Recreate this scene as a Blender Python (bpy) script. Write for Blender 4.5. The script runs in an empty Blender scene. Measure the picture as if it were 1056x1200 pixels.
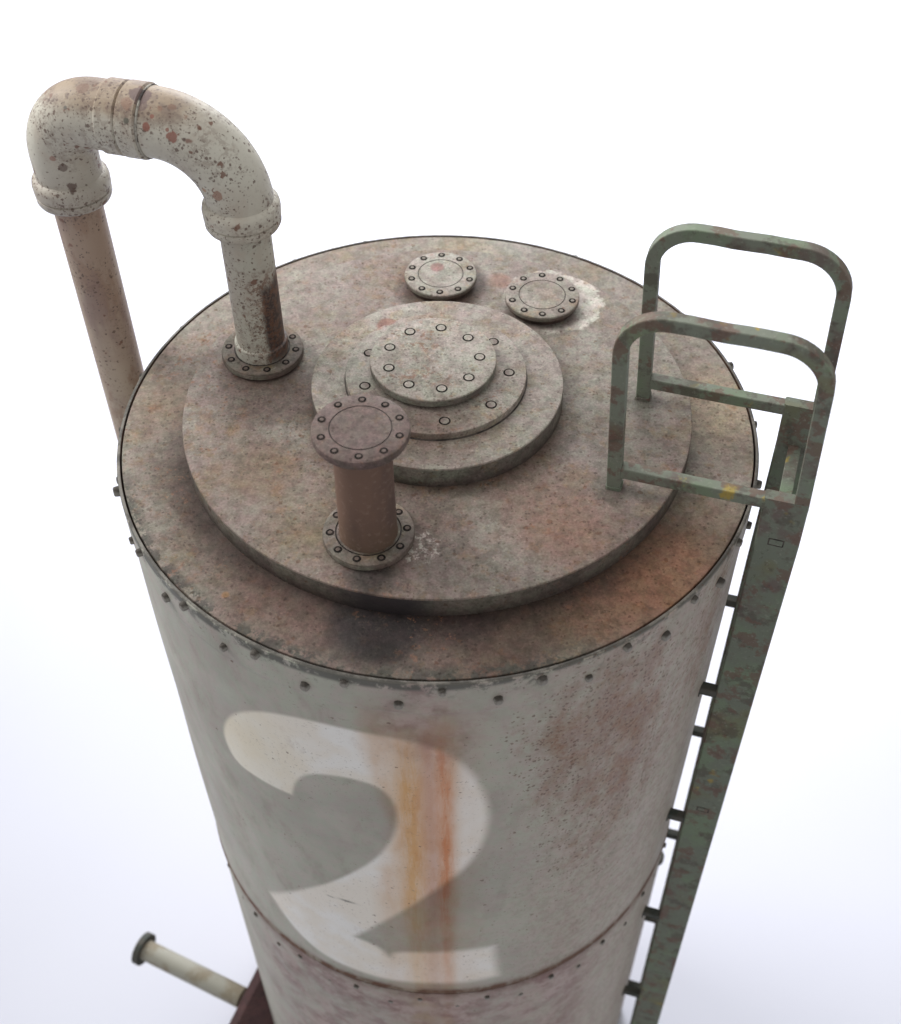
import bpy, bmesh, math, random
import numpy as np
from mathutils import Vector, Matrix
random.seed(7); rng = np.random.default_rng(7)
PI = math.pi
S = bpy.context.scene
COL = S.collection
H = 5.0                      # height of the tank top above the table

# ------------------------------------------------------------------ camera
cd = bpy.data.cameras.new('camera'); cam = bpy.data.objects.new('camera', cd); COL.objects.link(cam)
pt, yw, ro = 0.83272456, 0.01330067, -0.00505644
fw = Vector((math.sin(yw)*math.cos(pt), math.cos(yw)*math.cos(pt), -math.sin(pt)))
rt = fw.cross(Vector((0, 0, 1))).normalized(); up = rt.cross(fw)
r2 = rt*math.cos(ro)+up*math.sin(ro); u2 = -rt*math.sin(ro)+up*math.cos(ro)
M = Matrix((r2, u2, -fw)).transposed().to_4x4()
M.translation = Vector((0, -2.87545, H+2.73254)); cam.matrix_world = M
cd.sensor_fit = 'VERTICAL'; cd.sensor_height = 24.0; cd.lens = 1464.518/1200*24
cd.clip_start = 0.05; cd.clip_end = 500
cd.dof.use_dof = True; cd.dof.focus_distance = 3.75; cd.dof.aperture_fstop = 1.2
S.camera = cam
# ------------------------------------------------------------------ light
W = bpy.data.worlds.new('World'); S.world = W; W.use_nodes = True
bg = W.node_tree.nodes['Background']; bg.inputs[0].default_value = (1.0, 0.985, 0.95, 1); bg.inputs[1].default_value = 0.60
def area(name, loc, target, size, power, col=(1, 1, 1), spread=180):
    l = bpy.data.lights.new(name, 'AREA'); l.shape = 'SQUARE'; l.size = size; l.energy = power; l.color = col; l.spread = math.radians(spread)
    o = bpy.data.objects.new(name, l); COL.objects.link(o); o.location = loc
    o.rotation_euler = (Vector(target)-Vector(loc)).to_track_quat('-Z', 'Y').to_euler()
    return o
area('window_light', (-6.8, 3.4, H+5.2), (0, 0, H-0.7), 4.5, 92, (1, 0.985, 0.95), 54)
area('top_fill_light', (-1.2, 1.8, H+6.0), (0, 0, H), 5.0, 112, (1, 0.99, 0.97))  # added overhead fill lamp, lifts the upward faces
area('table_fill_light', (0.8, 13.0, 9.0), (0.5, 9.0, 0), 7.0, 2100, (0.97, 0.98, 1))  # added fill lamp behind the tank, whitens the far table
area('table_fill_light', (0.3, 7.0, 5.5), (0.3, 6.0, 0), 5.0, 210, (0.97, 0.98, 1), 150)  # added nearer fill lamp, steepens the brightness falloff across the table
S.view_settings.view_transform = 'Standard'; S.view_settings.look = 'None'
S.view_settings.exposure = 0.0; S.view_settings.gamma = 1.0; S.view_settings.use_curve_mapping = False
S.render.engine = 'CYCLES'

# ------------------------------------------------------------------ node expressions
class G:
    def __init__(s, name):
        s.m = bpy.data.materials.new(name); s.m.use_nodes = True; s.nt = s.m.node_tree; s.nt.nodes.clear()
        s.out = s.nt.nodes.new('ShaderNodeOutputMaterial'); s.b = s.nt.nodes.new('ShaderNodeBsdfPrincipled')
        s.nt.links.new(s.b.outputs[0], s.out.inputs[0])
        s.tc = s.nt.nodes.new('ShaderNodeTexCoord').outputs['Object']
        sx = s.nt.nodes.new('ShaderNodeSeparateXYZ'); s.nt.links.new(s.tc, sx.inputs[0])
        s.x, s.y, s.z = sx.outputs
    def put(s, sock, v):
        if isinstance(v, bpy.types.NodeSocket): s.nt.links.new(v, sock)
        elif isinstance(v, (tuple, list)) and len(v) == 3 and sock.type == 'RGBA': sock.default_value = (*v, 1)
        else: sock.default_value = v
    def math(s, op, a, b=0.0, c=None, clamp=False):
        n = s.nt.nodes.new('ShaderNodeMath'); n.operation = op; n.use_clamp = clamp
        s.put(n.inputs[0], a); s.put(n.inputs[1], b)
        if c is not None: s.put(n.inputs[2], c)
        return n.outputs[0]
    def add(s, a, b): return s.math('ADD', a, b)
    def sub(s, a, b): return s.math('SUBTRACT', a, b)
    def mul(s, *v):
        r = v[0]
        for q in v[1:]: r = s.math('MULTIPLY', r, q)
        return r
    def mx(s, a, b): return s.math('MAXIMUM', a, b)
    def inv(s, a): return s.math('SUBTRACT', 1.0, a, clamp=True)
    def noise(s, scale, detail=3, rough=0.55, off=0.0, vec=None, stretch=None):
        n = s.nt.nodes.new('ShaderNodeTexNoise'); n.inputs['Scale'].default_value = scale
        n.inputs['Detail'].default_value = detail; n.inputs['Roughness'].default_value = rough
        mp = s.nt.nodes.new('ShaderNodeMapping'); mp.inputs['Location'].default_value = (off, off*1.7, off*0.6)
        if stretch: mp.inputs['Scale'].default_value = stretch
        s.nt.links.new(vec or s.tc, mp.inputs[0]); s.nt.links.new(mp.outputs[0], n.inputs['Vector'])
        return n.outputs['Fac']
    def vor(s, scale, off=0.0):
        n = s.nt.nodes.new('ShaderNodeTexVoronoi'); n.inputs['Scale'].default_value = scale
        mp = s.nt.nodes.new('ShaderNodeMapping'); mp.inputs['Location'].default_value = (off, off, off)
        s.nt.links.new(s.tc, mp.inputs[0]); s.nt.links.new(mp.outputs[0], n.inputs['Vector'])
        return n.outputs['Distance'], n.outputs['Color']
    def dots(s, scale, frac=0.5, rmin=0.15, rmax=0.42, off=0.0, dens_mask=None):
        n = s.nt.nodes.new('ShaderNodeTexVoronoi'); n.inputs['Scale'].default_value = scale; n.inputs['Randomness'].default_value = 1.0
        mp = s.nt.nodes.new('ShaderNodeMapping'); mp.inputs['Location'].default_value = (off, off*1.3, off*.7)
        wv = s.nt.nodes.new('ShaderNodeTexNoise'); wv.inputs['Scale'].default_value = scale*1.3; wv.inputs['Detail'].default_value = 2
        s.nt.links.new(s.tc, wv.inputs['Vector'])
        ad = s.nt.nodes.new('ShaderNodeVectorMath'); ad.operation = 'MULTIPLY_ADD'
        s.nt.links.new(wv.outputs['Color'], ad.inputs[0]); k = 0.9/scale; ad.inputs[1].default_value = (k, k, k); s.nt.links.new(s.tc, ad.inputs[2])
        s.nt.links.new(ad.outputs[0], mp.inputs[0]); s.nt.links.new(mp.outputs[0], n.inputs['Vector'])
        sp = s.nt.nodes.new('ShaderNodeSeparateColor'); s.nt.links.new(n.outputs['Color'], sp.inputs[0])
        keep = frac if dens_mask is None else s.mul(dens_mask, frac)
        on = s.math('LESS_THAN', sp.outputs[0], keep)
        rad = s.add(s.mul(sp.outputs[1], rmax-rmin), rmin)
        e = s.sub(rad, n.outputs['Distance'])
        return s.mul(s.ss(e, -0.05, 0.07), on)
    def ss(s, v, a, b, lo=0.0, hi=1.0):
        n = s.nt.nodes.new('ShaderNodeMapRange'); n.interpolation_type = 'SMOOTHSTEP'
        s.put(n.inputs['Value'], v)
        if a > b: a, b, lo, hi = b, a, hi, lo
        n.inputs['From Min'].default_value = a; n.inputs['From Max'].default_value = b
        n.inputs['To Min'].default_value = lo; n.inputs['To Max'].default_value = hi
        return n.outputs[0]
    def mix(s, f, a, b, mode='MIX'):
        n = s.nt.nodes.new('ShaderNodeMix'); n.data_type = 'RGBA'; n.blend_type = mode
        s.put(n.inputs[0], f); s.put(n.inputs[6], a); s.put(n.inputs[7], b); return n.outputs[2]
    def dist(s, c, warp=None, amp=0.0, flat=False, scale=(1, 1, 1)):
        n = s.nt.nodes.new('ShaderNodeVectorMath'); n.operation = 'SUBTRACT'
        s.nt.links.new(s.tc, n.inputs[0]); n.inputs[1].default_value = c
        m = s.nt.nodes.new('ShaderNodeVectorMath'); m.operation = 'MULTIPLY'
        s.nt.links.new(n.outputs[0], m.inputs[0]); m.inputs[1].default_value = (scale[0], scale[1], 0 if flat else scale[2])
        l = s.nt.nodes.new('ShaderNodeVectorMath'); l.operation = 'LENGTH'; s.nt.links.new(m.outputs[0], l.inputs[0])
        d = l.outputs['Value']
        if warp is not None: d = s.add(d, s.mul(s.sub(warp, 0.5), amp))
        return d
    def attr(s, name):
        n = s.nt.nodes.new('ShaderNodeAttribute'); n.attribute_name = name; return n.outputs['Fac']
    def finish(s, col, rough=0.75, bump=None, bstr=0.3, bdist=0.004, spec=0.3, metal=0.0):
        s.put(s.b.inputs['Base Color'], col); s.put(s.b.inputs['Roughness'], rough)
        s.b.inputs['Specular IOR Level'].default_value = spec; s.b.inputs['Metallic'].default_value = metal
        if bump is not None:
            n = s.nt.nodes.new('ShaderNodeBump'); n.inputs['Strength'].default_value = bstr; n.inputs['Distance'].default_value = bdist
            s.put(n.inputs['Height'], bump); s.nt.links.new(n.outputs[0], s.b.inputs['Normal'])
        return s.m

def speckle(g, col, dens=0.5, dark=(0.09, 0.07, 0.06), rust=(0.20, 0.10, 0.06), amt=0.7, sc=1.0, off=0.0, low=None):
    """fine sponge speckle on model paint: grey-brown dots, a few rust ones"""
    low = low or g.noise(3.5, 3, 0.6, off+3.1)
    a = g.noise(75*sc, 3, 0.65, off); b = g.noise(42*sc, 4, 0.7, off+9)
    m1 = g.mul(g.ss(a, 0.60-0.1*dens, 0.70-0.1*dens), g.ss(low, 0.35, 0.65, 0.35, 1.0), amt*0.65)
    m2 = g.mul(g.ss(b, 0.62-0.1*dens, 0.68-0.1*dens), g.ss(low, 0.5, 0.7), amt)
    col = g.mix(g.mul(m1, 0.6), col, dark)
    col = g.mix(m2, col, rust)
    # mauve / green / ochre mottling of the thinned glazes
    t1 = g.ss(g.noise(24*sc, 4, 0.65, off+41), 0.40, 0.60); t2 = g.ss(g.noise(31*sc, 4, 0.65, off+47), 0.42, 0.62)
    col = g.mix(1.0, col, g.mix(t1, (1.055, 0.975, 0.99), (0.975, 1.01, 0.965)), 'MULTIPLY')
    col = g.mix(1.0, col, g.mix(t2, (1.13, 1.12, 1.10), (0.83, 0.81, 0.79)), 'MULTIPLY')
    col = g.mix(g.mul(g.ss(g.noise(19*sc, 4, 0.7, off+53), 0.55, 0.66), 0.45), col, g.mix(1.0, col, (1.02, 0.82, 0.58), 'MULTIPLY'))
    dm = g.ss(low, 0.30, 0.66, 0.25, 1.0)
    dk = g.mix(1.0, col, (0.42, 0.37, 0.35), 'MULTIPLY')
    col = g.mix(g.mul(g.dots(78*sc, 0.75*dens+0.15, 0.12, 0.42, off, dm), amt), col, dk)
    col = g.mix(g.mul(g.dots(44*sc, 0.20*dens+0.03, 0.10, 0.36, off+5, dm), 0.65), col, g.mix(1.0, col, (0.62, 0.42, 0.32), 'MULTIPLY'))
    col = g.mix(g.mul(g.dots(88*sc, 0.30, 0.10, 0.38, off+23), 0.7), col, g.mix(1.0, col, (1.30, 1.30, 1.30), 'MULTIPLY'))
    grain = g.ss(g.noise(130*sc, 3, 0.7, off+17), 0.36, 0.64)
    return g.mix(0.28, col, g.mix(1.0, col, g.mix(grain, (0.45, 0.42, 0.40), (1.45, 1.45, 1.42)), 'MULTIPLY'))

# roof / lid surfaces -------------------------------------------------------
def roof_material(name, base_a, base_b, seed, extra=None, spk=0.5):
    g = G(name)
    n1 = g.noise(2.2, 4, 0.6, seed); n2 = g.noise(6.5, 5, 0.65, seed+4); n3 = g.noise(14, 4, 0.6, seed+8)
    col = g.mix(g.ss(n1, 0.38, 0.62), base_a, base_b)
    col = g.mix(g.mul(g.ss(n2, 0.50, 0.70), 0.45), col, (0.215, 0.165, 0.105))       # ochre glaze
    col = g.mix(g.mul(g.ss(n3, 0.52, 0.68), 0.30), col, (0.180, 0.134, 0.126))       # mauve glaze
    col = g.mix(g.mul(g.ss(g.noise(9, 5, 0.7, seed+2), 0.54, 0.68), 0.40), col, (0.265, 0.262, 0.235))
    if extra: col = extra(g, col)
    col = speckle(g, col, spk, off=seed, amt=0.62)
    bump = g.add(g.noise(95, 4, 0.6, seed), g.mul(g.noise(11, 4, 0.6, seed+1), 1.5))
    return g.finish(col, g.ss(n2, 0.3, 0.7, 0.62, 0.85), bump, 0.35, 0.004)

def blobs(g, col, lst, seed=0.0):
    w = g.noise(18, 4, 0.65, seed)
    for (x, y, r, soft, c, amt) in lst:
        d = g.dist((x, y, 0), w, 0.35*r+0.05*soft, flat=True)
        col = g.mix(g.mul(g.ss(d, r+soft, r-soft*0.5), amt), col, c)
    return col

BROWN = (0.040, 0.027, 0.023); RUST = (0.175, 0.082, 0.045); MAUVE = (0.125, 0.092, 0.085); OCHRE = (0.20, 0.145, 0.075)
def plate_extra(g, col):
    r = g.dist((0, 0.0147, 0), flat=True); w = g.noise(7, 4, 0.65, 21)
    rr = g.add(r, g.mul(g.sub(w, 0.5), 0.12))
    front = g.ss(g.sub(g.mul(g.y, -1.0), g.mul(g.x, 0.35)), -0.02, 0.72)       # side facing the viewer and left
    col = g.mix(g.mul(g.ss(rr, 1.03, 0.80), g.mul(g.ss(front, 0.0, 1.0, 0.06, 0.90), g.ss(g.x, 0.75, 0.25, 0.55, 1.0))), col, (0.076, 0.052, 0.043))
    col = blobs(g, col, [(0.62, -0.63, 0.16, 0.14, RUST, 0.75), (0.45, -0.75, 0.12, 0.12, (0.16, 0.085, 0.055), 0.7),
                         (0.20, -0.87, 0.15, 0.12, (0.085, 0.06, 0.035), 0.6), (-0.05, -0.88, 0.30, 0.10, (0.08, 0.05, 0.045), 0.6),
                         (-0.45, -0.76, 0.15, 0.1, (0.12, 0.075, 0.065), 0.6), (-0.60, -0.69, 0.009, 0.006, (0.22, 0.12, 0.055), 0.75),
                         (0.80, -0.47, 0.10, 0.1, (0.15, 0.09, 0.058), 0.5), (0.86, 0.05, 0.14, 0.12, (0.30, 0.245, 0.175), 0.6),
                         (-0.86, 0.1, 0.10, 0.1, (0.16, 0.105, 0.065), 0.45), (0.10, 0.86, 0.12, 0.08, (0.22, 0.18, 0.10), 0.4)], 31)
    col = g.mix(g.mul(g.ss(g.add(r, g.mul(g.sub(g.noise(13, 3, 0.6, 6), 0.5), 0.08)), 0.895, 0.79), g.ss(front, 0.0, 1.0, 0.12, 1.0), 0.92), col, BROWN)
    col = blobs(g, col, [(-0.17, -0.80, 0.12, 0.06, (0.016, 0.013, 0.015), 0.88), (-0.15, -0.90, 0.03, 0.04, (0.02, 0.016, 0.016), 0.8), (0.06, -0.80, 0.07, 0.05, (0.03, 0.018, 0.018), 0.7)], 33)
    # chipped dark line next to the rim
    ch = g.mul(g.ss(r, 0.945, 0.988), g.ss(g.noise(22, 4, 0.7, 44), 0.46, 0.53), g.ss(g.add(g.y, g.mul(g.x, 0.5)), -0.60, -0.80))
    return g.mix(g.mul(ch, 0.85), col, (0.055, 0.055, 0.05))
def disc_extra(g, col):
    col = blobs(g, col, [(-0.10, -0.62, 0.17, 0.12, (0.135, 0.098, 0.094), 0.5), (-0.12, -0.47, 0.17, 0.10, (0.10, 0.073, 0.064), 0.5),
                         (-0.19, -0.69, 0.055, 0.05, (0.032, 0.027, 0.027), 0.85),
                         (0.36, -0.52, 0.10, 0.12, (0.185, 0.098, 0.066), 0.55), (0.24, -0.37, 0.10, 0.1, (0.175, 0.118, 0.09), 0.4),
                         (-0.52, -0.28, 0.09, 0.1, (0.14, 0.09, 0.052), 0.5), (-0.36, -0.5, 0.12, 0.1, (0.145, 0.115, 0.07), 0.45),
                         (-0.54, 0.06, 0.13, 0.08, (0.095, 0.070, 0.062), 0.6), (-0.40, 0.02, 0.09, 0.06, (0.085, 0.062, 0.055), 0.55),
                         (0.02, 0.60, 0.15, 0.03, (0.085, 0.058, 0.05), 0.8), (0.22, 0.62, 0.035, 0.02, (0.19, 0.09, 0.06), 0.7),
                         (0.57, -0.15, 0.13, 0.09, (0.10, 0.088, 0.082), 0.45), (0.50, -0.37, 0.05, 0.03, (0.10, 0.09, 0.08), 0.6), (0.64, 0.0, 0.05, 0.03, (0.10, 0.10, 0.09), 0.6),
                         (-0.55, 0.42, 0.02, 0.008, (0.19, 0.08, 0.05), 0.6), (0.10, -0.60, 0.006, 0.006, (0.15, 0.08, 0.06), 0.4)], 51)
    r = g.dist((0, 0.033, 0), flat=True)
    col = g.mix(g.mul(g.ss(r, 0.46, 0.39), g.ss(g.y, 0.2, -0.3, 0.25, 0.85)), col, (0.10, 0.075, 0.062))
    # pale filler smear round the right-hand blank flange, left of the stub base
    w = g.noise(16, 4, 0.7, 61)
    d = g.dist((0.395, 0.50, 0), w, 0.10, flat=True)
    col = g.mix(g.mul(g.ss(d, 0.175, 0.16), g.ss(g.add(g.x, g.mul(g.y, 0.6)), 0.50, 0.60), 0.85), col, (0.46, 0.45, 0.42))
    d = g.dist((0.357, 0.493, 0), g.noise(30, 3, 0.6, 7), 0.03, flat=True)
    col = g.mix(g.mul(g.ss(d, 0.17, 0.13), g.ss(g.y, 0.50, 0.40), 0.75), col, (0.075, 0.055, 0.05))
    d = g.dist((-0.06, -0.59, 0), g.noise(40, 4, 0.7, 8), 0.09, flat=True)
    col = g.mix(g.mul(g.ss(d, 0.07, 0.045), g.ss(g.noise(60, 3, 0.7, 9), 0.5, 0.6), 0.6), col, (0.42, 0.40, 0.38))
    return col
GREY1 = (0.212, 0.200, 0.180); GREY2 = (0.185, 0.152, 0.142)
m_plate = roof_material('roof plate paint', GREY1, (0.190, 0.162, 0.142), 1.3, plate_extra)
m_disc = roof_material('raised disc paint', GREY1, GREY2, 7.7, disc_extra)
def boss_extra(g, col):
    return blobs(g, col, [(-0.16, 0.30, 0.032, 0.008, (0.19, 0.085, 0.065), 0.75), (-0.19, 0.26, 0.015, 0.01, (0.24, 0.13, 0.09), 0.6),
                          (-0.18, -0.24, 0.15, 0.10, (0.11, 0.082, 0.072), 0.6), (0.02, -0.22, 0.10, 0.07, (0.135, 0.095, 0.08), 0.5)], 71)
m_boss = roof_material('manhole paint', (0.262, 0.250, 0.228), (0.228, 0.198, 0.186), 12.1, boss_extra, spk=0.75)
m_cap = roof_material('manhole cap paint', (0.315, 0.308, 0.278), (0.28, 0.262, 0.24), 15.2, None, spk=0.85)
def flange_extra(g, col):
    return g.mix(g.mul(g.ss(g.z, 0.062, 0.03), 0.8), col, (0.09, 0.062, 0.055))
def stub_flange_extra(g, col):
    return g.mix(0.75, col, g.mix(g.ss(g.noise(8, 3, 0.6, 3), 0.4, 0.6), (0.078, 0.056, 0.054), (0.092, 0.066, 0.062)))
m_flange = roof_material('blank flange paint', (0.26, 0.248, 0.225), (0.22, 0.198, 0.182), 18.4, None, spk=0.55)
m_flange_d = roof_material('grimy flange paint', (0.14, 0.132, 0.115), (0.108, 0.092, 0.082), 28.4, None, spk=0.4)
m_stubtop = roof_material('stub cap paint', (0.22, 0.18, 0.17), (0.19, 0.15, 0.14), 22.4, stub_flange_extra, spk=0.1)

g = G('dark oil wash'); m_wash = g.finish(g.mix(g.ss(g.noise(30, 2), 0.4, 0.6), (0.028, 0.023, 0.021), (0.075, 0.062, 0.055)), 0.7)
g = G('dark bolt wash'); m_wash_d = g.finish(g.mix(g.ss(g.noise(30, 2), 0.4, 0.6), (0.010, 0.009, 0.008), (0.028, 0.022, 0.02)), 0.9, spec=0.1)
# disc edge / side paint
def side_material(name, a, b, seed, z0, z1, dark=(0.075, 0.06, 0.055), dark_blobs=None):
    g = G(name); n = g.noise(5, 4, 0.6, seed)
    col = g.mix(g.ss(n, 0.4, 0.6), a, b)
    col = g.mix(g.mul(g.ss(g.add(g.z, g.mul(g.sub(g.noise(12, 4, 0.6, seed+3), 0.5), 0.05)), z0+(z1-z0)*0.55, z0), 0.75), col, dark)
    col = speckle(g, col, 0.4, off=seed, amt=0.5)
    if dark_blobs: col = blobs(g, col, dark_blobs, 3)
    return g.finish(col, 0.75, g.noise(80, 3, 0.6), 0.3, 0.003)
m_disc_side = side_material('raised disc edge paint', (0.115, 0.105, 0.092), (0.080, 0.066, 0.062), 3, H, H+0.074, dark_blobs=[(-0.15, -0.77, 0.10, 0.10, (0.022, 0.018, 0.022), 0.85)])  # edge darker in one soft blob at the front left
m_boss_side = side_material('manhole edge paint', (0.155, 0.155, 0.135), (0.11, 0.098, 0.09), 5, H+0.074, H+0.147)

# stub pipe: brown glaze over paint
g = G('stub pipe paint'); n = g.noise(5, 4, 0.6, 4, stretch=(1, 1, 0.4))
col = g.mix(g.ss(n, 0.38, 0.62), (0.16, 0.098, 0.074), (0.11, 0.072, 0.062))
col = g.mix(g.mul(g.ss(g.add(g.z, g.mul(g.sub(g.noise(9, 3, 0.6, 2), 0.5), 0.2)), 0.14, 0.02), 0.6), col, (0.12, 0.078, 0.052))
col = g.mix(g.mul(g.ss(g.noise(60, 3, 0.6), 0.55, 0.7), 0.25), col, (0.30, 0.22, 0.18))
m_stub = g.finish(col, 0.72, g.noise(60, 3), 0.25, 0.003)

# off-white bent pipe with rust -------------------------------------------
def pipe_material(name, a, b, seed, spots=(), extra=None, dens=0.5, off=0.0):
    g = G(name); n1 = g.noise(4, 4, 0.6, seed); n2 = g.noise(16, 5, 0.7, seed+3); w = g.noise(30, 4, 0.7, seed+5)
    col = g.mix(g.ss(n1, 0.4, 0.6), a, b)
    col = g.mix(g.mul(g.ss(g.noise(11, 4, 0.65, seed+7), 0.52, 0.66), 0.35), col, (0.42, 0.35, 0.29))
    if extra: col = extra(g, col)
    low = g.noise(7, 3, 0.6, seed+11)
    sp = g.mul(g.ss(g.noise(52, 4, 0.72, seed+13), 0.60-dens*0.08, 0.64-dens*0.08), g.ss(low, 0.42, 0.56))
    col = g.mix(g.mul(sp, 0.35), col, (0.16, 0.10, 0.08))
    dm = g.ss(low, 0.36, 0.60, 0.12, 1.0)
    col = g.mix(g.mul(g.dots(80, 0.62*dens, 0.10, 0.46, seed, dm), 0.8), col, (0.115, 0.075, 0.06))
    col = g.mix(g.mul(g.dots(125, 0.55*dens, 0.10, 0.46, seed+9, g.ss(g.noise(9, 3, 0.6, seed+19), 0.42, 0.58, 0.1, 1.0)), 0.7), col, (0.13, 0.095, 0.08))
    col = g.mix(g.mul(g.dots(38, 0.20*dens, 0.12, 0.42, seed+3, dm), 0.85), col, (0.17, 0.085, 0.06))
    col = g.mix(g.mul(g.dots(17, 0.06, 0.12, 0.22, seed+6), 0.8), col, (0.20, 0.10, 0.075))
    sp2 = g.mul(g.ss(g.noise(95, 3, 0.7, seed+17), 0.57, 0.63), g.ss(low, 0.30, 0.55), 0.4)
    col = g.mix(sp2, col, (0.17, 0.13, 0.11))
    for (x, y, z, r, c, amt) in spots:
        d = g.dist((x, y, z), w, r*1.5)
        col = g.mix(g.mul(g.ss(d, r*1.08, r*0.85), amt), col, c)
    return g.finish(col, 0.52, g.add(g.noise(70, 3, 0.6), g.mul(sp, -0.6)), 0.3, 0.003, spec=0.35)

# ladder green --------------------------------------------------------------
def ladder_material(name, seed, light=0.0, chips=()):
    g = G(name); n1 = g.noise(4.2, 4, 0.65, seed); n2 = g.noise(4.8, 4, 0.7, seed+5); n3 = g.noise(4, 3, 0.6, seed+9)
    base = g.mix(light, (0.145, 0.165, 0.130), (0.23, 0.245, 0.205))
    col = g.mix(g.mul(g.ss(n1, 0.48, 0.64), 0.65), base, (0.155, 0.215, 0.135))
    col = g.mix(g.mul(g.ss(n2, 0.52, 0.64), 0.8), col, (0.125, 0.092, 0.085))
    col = g.mix(g.mul(g.ss(n3, 0.55, 0.68), 0.5), col, (0.15, 0.135, 0.06))
    col = g.mix(g.mul(g.ss(g.noise(13, 3, 0.6, seed+31), 0.64, 0.71), g.ss(g.noise(3, 2, 0.5, seed+33), 0.5, 0.6), 0.7), col, (0.36, 0.26, 0.05))
    w = g.noise(34, 4, 0.7, seed+3)
    for (p, r) in chips:
        col = g.mix(g.mul(g.ss(g.dist(p, w, r*1.8), r, r*0.6), 0.85), col, (0.34, 0.25, 0.05))
    col = g.mix(g.mul(g.ss(g.noise(11, 4, 0.65, seed+12), 0.52, 0.62), 0.6), col, (0.075, 0.058, 0.050))
    col = g.mix(g.mul(g.ss(g.noise(12, 4, 0.65, seed+14), 0.53, 0.60), 0.7), col, (0.14, 0.085, 0.068))
    col = g.mix(g.mul(g.ss(g.noise(55, 4, 0.7, seed+2), 0.60, 0.70), 0.4), col, (0.05, 0.035, 0.032))
    col = g.mix(g.mul(g.ss(g.noise(70, 3, 0.7, seed+21), 0.58, 0.68), 0.4), col, (0.27, 0.28, 0.235))
    return g.finish(col, 0.7, g.noise(70, 4, 0.65), 0.3, 0.003)
m_lad = ladder_material('green ladder paint', 2.0)
m_hoop = ladder_material('green handrail paint', 9.0, 0.3, [((.698, -.425, H+.15), .020), ((.82, -.463, H+.15), .030), ((.86, -.475, H+.14), .014), ((.985, -.515, H+.14), .016), ((.60, -.395, H+.72), .018), ((.72, -.43, H+.735), .012), ((.80, -.455, H+.73), .010)])
g = G('grimy bracket'); m_brk = g.finish(g.mix(g.ss(g.noise(20, 3), 0.4, 0.6), (0.045, 0.052, 0.045), (0.075, 0.07, 0.06)), 0.7, g.noise(60, 3), 0.3, 0.003)
g = G('rivet paint'); m_riv = g.finish(g.mix(g.mul(g.ss(g.add(g.y, g.mul(g.sub(g.noise(90, 3), .5), .010)), .001, .010), .9), g.mix(g.ss(g.noise(25, 3), 0.42, 0.6), (0.26, 0.25, 0.225), (0.17, 0.14, 0.125)), (0.045, 0.038, 0.033)), 0.7)
g = G('red oxide primer'); m_ox = g.finish(speckle(g, g.mix(g.ss(g.noise(4, 4), 0.4, 0.6), (0.085, 0.040, 0.038), (0.065, 0.030, 0.030)), 0.3, amt=0.3), 0.75, g.noise(50, 3), 0.3, 0.004)

# ------------------------------------------------------------------ mesh helpers
def mesh_obj(name, verts, faces, mats, parent=None, smooth=True, angle=35, mi=None, loc=None):
    me = bpy.data.meshes.new(name); me.from_pydata([tuple(v) for v in verts], [], [tuple(f) for f in faces]); me.validate()
    for m in (mats if isinstance(mats, (list, tuple)) else [mats]): me.materials.append(m)
    if mi is not None: me.polygons.foreach_set('material_index', np.asarray(mi, dtype=np.int32))
    bm = bmesh.new(); bm.from_mesh(me); bmesh.ops.recalc_face_normals(bm, faces=bm.faces); bm.to_mesh(me); bm.free()
    if smooth:
        me.polygons.foreach_set('use_smooth', [True]*len(me.polygons)); me.set_sharp_from_angle(angle=math.radians(angle))
    o = bpy.data.objects.new(name, me); COL.objects.link(o)
    if parent: o.parent = parent
    if loc: o.location = loc
    return o

def lathe(prof, c=(0, 0), n=96, mat_of=None, jitter=0.0):
    """prof: list of (r,z) from the axis outwards; returns verts, faces, material index per face"""
    V = []; F = []; I = []; rings = []
    for (r, z) in prof:
        if r < 1e-6: rings.append([len(V)]); V.append((c[0], c[1], z)); continue
        s = len(V)
        for k in range(n):
            a = 2*PI*k/n; V.append((c[0]+r*math.cos(a), c[1]+r*math.sin(a), z))
        rings.append(list(range(s, s+n)))
    for i in range(len(rings)-1):
        A, B = rings[i], rings[i+1]; m = mat_of[i] if mat_of else 0
        for k in range(n):
            k2 = (k+1) % n
            if len(A) == 1: F.append((A[0], B[k], B[k2]))
            elif len(B) == 1: F.append((A[k], A[k2], B[0]))
            else: F.append((A[k], B[k], B[k2], A[k2]))
            I.append(m)
    return V, F, I

def frame_sweep(path, sect, closed_ends=True, fixed_n=None):
    """sweep a closed section [(a,b)] along a polyline; a along side vector, b along 'fixed_n'"""
    V = []; F = []; P = [Vector(p) for p in path]; m = len(sect)
    for i, p in enumerate(P):
        t = (P[min(i+1, len(P)-1)]-P[max(i-1, 0)]).normalized()
        nrm = Vector(fixed_n) - t*t.dot(Vector(fixed_n)); nrm.normalize(); sd = t.cross(nrm)
        sc = 1.0
        for (a, b) in sect: V.append(p+sd*a*sc+nrm*b)
    for i in range(len(P)-1):
        for k in range(m):
            k2 = (k+1) % m; F.append((i*m+k, i*m+k2, (i+1)*m+k2, (i+1)*m+k))
    if closed_ends: F.append(tuple(range(m))[::-1]); F.append(tuple(range((len(P)-1)*m, len(P)*m)))
    return V, F

def rsec(w, h, b=0.006):
    x, y = w/2, h/2
    return [(-x+b, -y), (x-b, -y), (x, -y+b), (x, y-b), (x-b, y), (-x+b, y), (-x, y-b), (-x, -y+b)]
def circ_sec(r, n=48): return [(r*math.cos(2*PI*k/n), r*math.sin(2*PI*k/n)) for k in range(n)]

def tag(o, label=None, cat=None, kind=None, group=None):
    for k, v in (('label', label), ('category', cat), ('kind', kind), ('group', group)):
        if v: o[k] = v

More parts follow.
